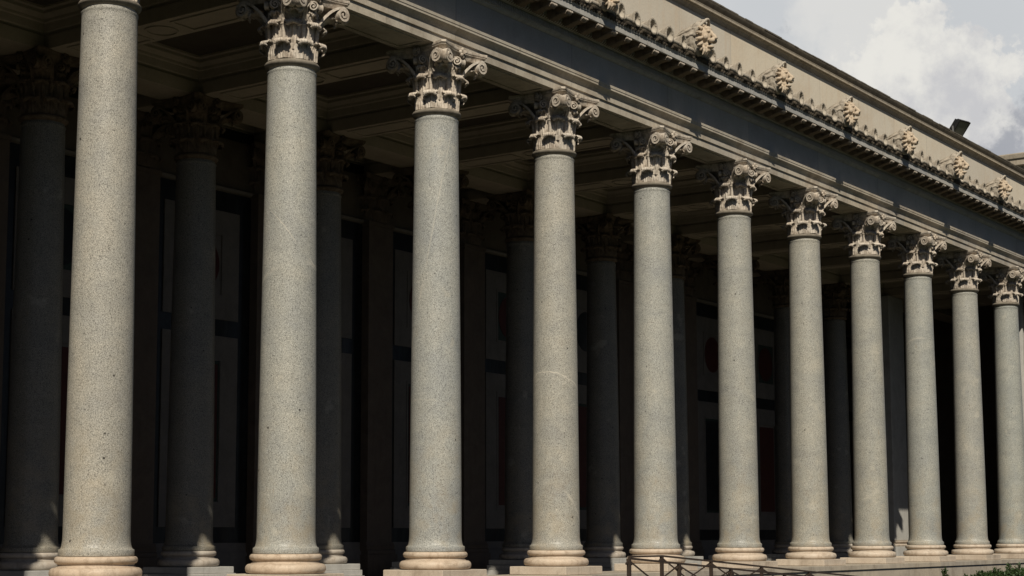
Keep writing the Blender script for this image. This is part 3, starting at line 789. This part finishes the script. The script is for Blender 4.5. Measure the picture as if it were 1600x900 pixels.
m = MB(); m.beam((-.40,.02,.0),(-.40,.05,.42),.03,.05); m.beam((.40,.02,0),(.40,.05,.42),.03,.05); m.box(-.415,.415,-.02,.06,-.02,.012)
m.build('bracket', M['lampk'], fl, None, 0)

# ------------------------------------------------------------------ far building
fb = empty('far_building', (90, 0, 0)); tag(fb, 'far grey stone building with a heavy cornice rising behind the portico roof', 'building')
m = MB(); m.box(.0, 20, 9.5, 30, -1.4, 22.6); m.build('wall', M['pale'], fb, None, 0)
m = MB()
def rl(d, z): return [(-d, 9.5-d, z), (20+d, 9.5-d, z), (20+d, 30+d, z), (-d, 30+d, z)]
m.loops([rl(0,22.602),rl(.1,22.65),rl(.15,22.8),rl(.35,22.95),rl(.4,23.05),rl(.75,23.1),rl(.75,23.4),rl(.85,23.5),rl(.9,23.75),rl(.5,23.9)], True, True)
m.build('cornice', M['atticc'], fb, None, 25)
m = MB()
for y in (12, 16, 20, 24): m.box(-.03, .05, y, y+1.4, 17.5, 20.5)
m.build('window', M['black'], fb, None, 0)

# ------------------------------------------------------------------ ramp railings
def railing(y, pts, posts, base, lab):
    r = empty('iron_railing', (0,0,0)); tag(r, lab, 'railing', 'iron railings of the ramp')
    def zt(x):
        for (xa,za),(xb,zb) in zip(pts, pts[1:]):
            if x <= xb: return za + (zb-za)*(x-xa)/(xb-xa)
        return pts[-1][1]
    def gz(x): return base(x)
    m = MB()
    for (xa,za),(xb,zb) in zip(pts, pts[1:]): m.beam((xa,y,za),(xb,y,zb),.05,.035)
    m.build('handrail', M['iron'], r, None, 20)
    m = MB()
    for (xa,za),(xb,zb) in zip(pts, pts[1:]): m.beam((xa,y,gz(xa)+.14),(xb,y,gz(xb)+.14),.035,.03)
    m.build('lower_rail', M['iron'], r, None, 20)
    for x in posts:
        m = MB(); m.box(x-.03, x+.03, y-.03, y+.03, gz(x), zt(x)-.012); m.beam((x-.10,y,zt(x)-.10),(x,y,zt(x)-.03),.03,.03); m.beam((x+.10,y,zt(x)-.11),(x,y,zt(x)-.03),.03,.03)
        m.build('post', M['iron'], r, None, 20)
    for a, b in zip(posts, posts[1:]):
        m = MB(); m.beam((a+.03,y,zt(a)-.05),(b-.03,y,gz(b)+.16),.022,.022); m.beam((a+.03,y+.023,gz(a)+.16),(b-.03,y+.023,zt(b)-.05),.022,.022)
        m.build('cross_brace', M['iron'], r, None, 20)
def rampz(x): return -1.03 if x < 16.9 else max(-1.396, -1.03 - .366*(x-16.9)/9.1)
railing(-2.0, [(15.52,-.065),(16.77,-.062),(25.9,-.635),(30.4,-.93)], [16.77,18.82,21.15,23.6,26.0,28.4], rampz, "brown iron railing starting level before it slopes, on the columns' side of the ramp")
railing(-3.4, [(13.17,-.062),(22.6,-.66),(26.,-.88)], [13.17,14.97,17.02,19.39,21.8,24.2], rampz, "brown iron railing sloping from its first post, on the ramp's outer side")

# ------------------------------------------------------------------ clipped hedge
hd = empty('hedge', (0,0,0)); tag(hd, 'low green leafy hedge with loose sprigs growing before the stone platform', 'hedge')
random.seed(11)
lv = MB(); tw = MB()
def leaf_quad(c, s):
    d = Vector((random.gauss(0,1), random.gauss(0,1), random.gauss(.6,.8))).normalized()
    a = d.cross(Vector((random.gauss(0,1),random.gauss(0,1),random.gauss(0,1)))).normalized(); n = d.cross(a)
    c = Vector(c); w = s*.32
    lv.add([tuple(c), tuple(c+d*s*.5+a*w+n*s*.06), tuple(c+d*s), tuple(c+d*s*.5-a*w+n*s*.06)], [(0,1,2),(0,2,3)])
def sprig(x, y, z0, h, n):
    lean = Vector((random.gauss(0,.12), random.gauss(0,.12), 1))
    p0 = Vector((x,y,z0)); p1 = p0 + lean*h
    tw.tube([tuple(p0), tuple((p0+p1)/2+Vector((random.gauss(0,.01),random.gauss(0,.01),0))), tuple(p1)], [.008,.006,.003], 5)
    for k in range(n):
        t = .25+.78*(k+random.random())/n
        leaf_quad(p0+(p1-p0)*min(t,1), random.uniform(.05,.09))
x = 31.6
while x < 47:
    top = -1.02 + .16*min(1,max(0,(x-33.2)/1.2)) + .022*max(0,x-35) + .04*sin(x*2.3) + .03*sin(x*5.1+1)
    for k in range(26):
        yy = -2.0 + random.uniform(-.45,.45); zz = random.uniform(-1.4, top) if random.random() < .45 else top - abs(random.gauss(0,.07))
        for q in range(4): leaf_quad((x+random.uniform(-.1,.1), yy+random.gauss(0,.03), zz+random.gauss(0,.02)), random.uniform(.05,.085))
    for k in range(3):
        sprig(x+random.uniform(-.08,.08), -2.0+random.uniform(-.4,.4), top-.12, random.uniform(.10,.22), 12)
    tw.tube([(x,-2.0,-1.4),(x+random.gauss(0,.05),-2.0+random.gauss(0,.1),-1.1),(x+random.gauss(0,.1),-2+random.gauss(0,.2),top)], [.02,.014,.006], 5)
    x += .085
for sx, h in ((32.15,.26),(32.25,.22),(36.0,.22),(37.55,.33),(37.7,.28),(34.9,.14),(36.6,.18),(38.6,.32)):
    for q in range(3): sprig(sx+random.gauss(0,.04), -2.0+random.gauss(0,.05), -.92, h+.08, 16)
lv.build('foliage', M['leaf'], hd, None, 0); tw.build('twigs', M['twig'], hd, None, 60)

# ------------------------------------------------------------------ sky, sun, camera
AZ, EL = radians(50.0), radians(41.1)
sd = Vector((-sin(AZ)*cos(EL), -cos(AZ)*cos(EL), sin(EL)))
sun = bpy.data.lights.new('sun', 'SUN'); sun.energy = 5.0; sun.angle = radians(.53); sun.color = (1., .93, .80)
so = bpy.data.objects.new('sun', sun); COL.objects.link(so); so.rotation_euler = (-sd).to_track_quat('-Z', 'Y').to_euler(); so.location = (-30,-30,40)

W = bpy.data.worlds.new('World'); S.world = W; W.use_nodes = True
t = W.node_tree; t.nodes.clear(); N = t.nodes.new; L = t.links.new
out = N('ShaderNodeOutputWorld'); bg = N('ShaderNodeBackground'); L(bg.outputs[0], out.inputs[0]); bg.inputs[1].default_value = .05
sky = N('ShaderNodeTexSky'); sky.sky_type = 'NISHITA'; sky.sun_disc = False; sky.sun_elevation = EL; sky.sun_rotation = atan2(sd.x, sd.y) 
sky.air_density = .32; sky.dust_density = .4; sky.ozone_density = 1.5
tc = N('ShaderNodeTexCoord')
def wn(scale, detail, rough, vec, dist=0.):
    x = N('ShaderNodeTexNoise'); x.inputs['Scale'].default_value = scale; x.inputs['Detail'].default_value = detail; x.inputs['Roughness'].default_value = rough; x.inputs['Distortion'].default_value = dist
    L(vec, x.inputs['Vector']); return x.outputs['Fac']
def wm(op, a, b=0.):
    x = N('ShaderNodeMath'); x.operation = op
    for i, v in enumerate((a, b)):
        if isinstance(v, (int, float)): x.inputs[i].default_value = v
        else: L(v, x.inputs[i])
    return x.outputs[0]
def wr(v, a, b, c=0., d=1.):
    x = N('ShaderNodeMapRange'); x.interpolation_type = 'SMOOTHSTEP'; L(v, x.inputs[0])
    for i, q in enumerate((a, b, c, d)): x.inputs[i+1].default_value = q
    return x.outputs[0]
def wmix(f, a, b):
    x = N('ShaderNodeMix'); x.data_type = 'RGBA'
    for s, v in ((x.inputs[0], f), (x.inputs[6], a), (x.inputs[7], b)):
        if isinstance(v, tuple): s.default_value = (*v, 1)
        elif isinstance(v, (int, float)): s.default_value = v
        else: L(v, s)
    return x.outputs[2]
YAW, PIT, ROL = .6082620, .1118055, -.0021407
def dirpx(x, y, f=2639.48, cy=543.03):
    r = Vector((sin(YAW), -cos(YAW), 0)); fw = Vector((cos(YAW)*cos(PIT), sin(YAW)*cos(PIT), sin(PIT))); u = r.cross(fw)
    return (fw + r*(x-800)/f - u*(y-cy)/f).normalized()
V = tc.outputs['Generated']
def blob(d, inner, outer):
    # soft cap of sky around a direction, angles in degrees
    x = N('ShaderNodeVectorMath'); x.operation = 'DOT_PRODUCT'; L(V, x.inputs[0]); x.inputs[1].default_value = tuple(d)
    return wr(x.outputs['Value'], cos(radians(outer)), cos(radians(inner)))
n_big = wn(10., 10, .58, V, 0.); n_puff = wn(30., 10, .62, V, 0.); n_wisp = wn(5., 5, .5, V)
lum = wm('ADD', wm('MULTIPLY', n_big, .5), wm('MULTIPLY', n_puff, .5))
cum = wm('ADD', blob(dirpx(1440, 215), .8, 5.7), wm('MULTIPLY', wm('SUBTRACT', lum, .5), 3.6))
cum = wr(cum, .42, .56)
cum2 = wr(wm('ADD', blob(dirpx(1330, 80), .6, 3.6), wm('MULTIPLY', wm('SUBTRACT', n_big, .5), 2.4)), .45, .8)
drk = wr(wm('ADD', blob(dirpx(1602, 222), .2, 2.4), wm('MULTIPLY', wm('SUBTRACT', wn(34., 9, .6, V, 0.), .5), 3.2)), .45, .95)
k = 1.42/.05
def C(r, g_, b): return (r*k, g_*k, b*k)
haze = wmix(wr(n_wisp, .35, .65), C(.55,.57,.59), C(.63,.635,.64))
shade = wmix(wr(wn(20., 10, .62, V, 0.), .38, .62), C(.55,.55,.565), C(.77,.755,.71))
c1 = wmix(wm('MULTIPLY', cum2, .75), haze, C(.71,.70,.675))
c2 = wmix(cum, c1, shade)
c3 = wmix(wm('MULTIPLY', drk, .85), c2, C(.33,.345,.385))
ahead = blob(dirpx(1350, 120), 9, 26)     # the cloud bank stands ahead; elsewhere clear sky
L(wmix(ahead, sky.outputs[0], c3), bg.inputs[0])

cam = bpy.data.cameras.new('camera'); co = bpy.data.objects.new('camera', cam); COL.objects.link(co)
cam.sensor_width = 36.; cam.lens = 59.3884; cam.shift_y = .0581409; cam.clip_end = 3000; cam.clip_start = .1
r0 = Vector((sin(YAW), -cos(YAW), 0)); fw = Vector((cos(YAW)*cos(PIT), sin(YAW)*cos(PIT), sin(PIT))); u0 = r0.cross(fw)
r = cos(ROL)*r0 + sin(ROL)*u0; u = -sin(ROL)*r0 + cos(ROL)*u0
mw = Matrix((r, u, -fw)).transposed().to_4x4(); mw.translation = (-12.63823, -18.86861, .31324)
co.matrix_world = mw; S.camera = co

S.view_settings.view_transform = 'Standard'; S.view_settings.look = 'None'; S.view_settings.gamma = 1; S.view_settings.exposure = -.45
S.view_settings.use_curve_mapping = False
S.cycles.max_bounces = 6; S.cycles.diffuse_bounces = 1; S.cycles.use_denoising = True
S.render.resolution_x = 1024; S.render.resolution_y = 576
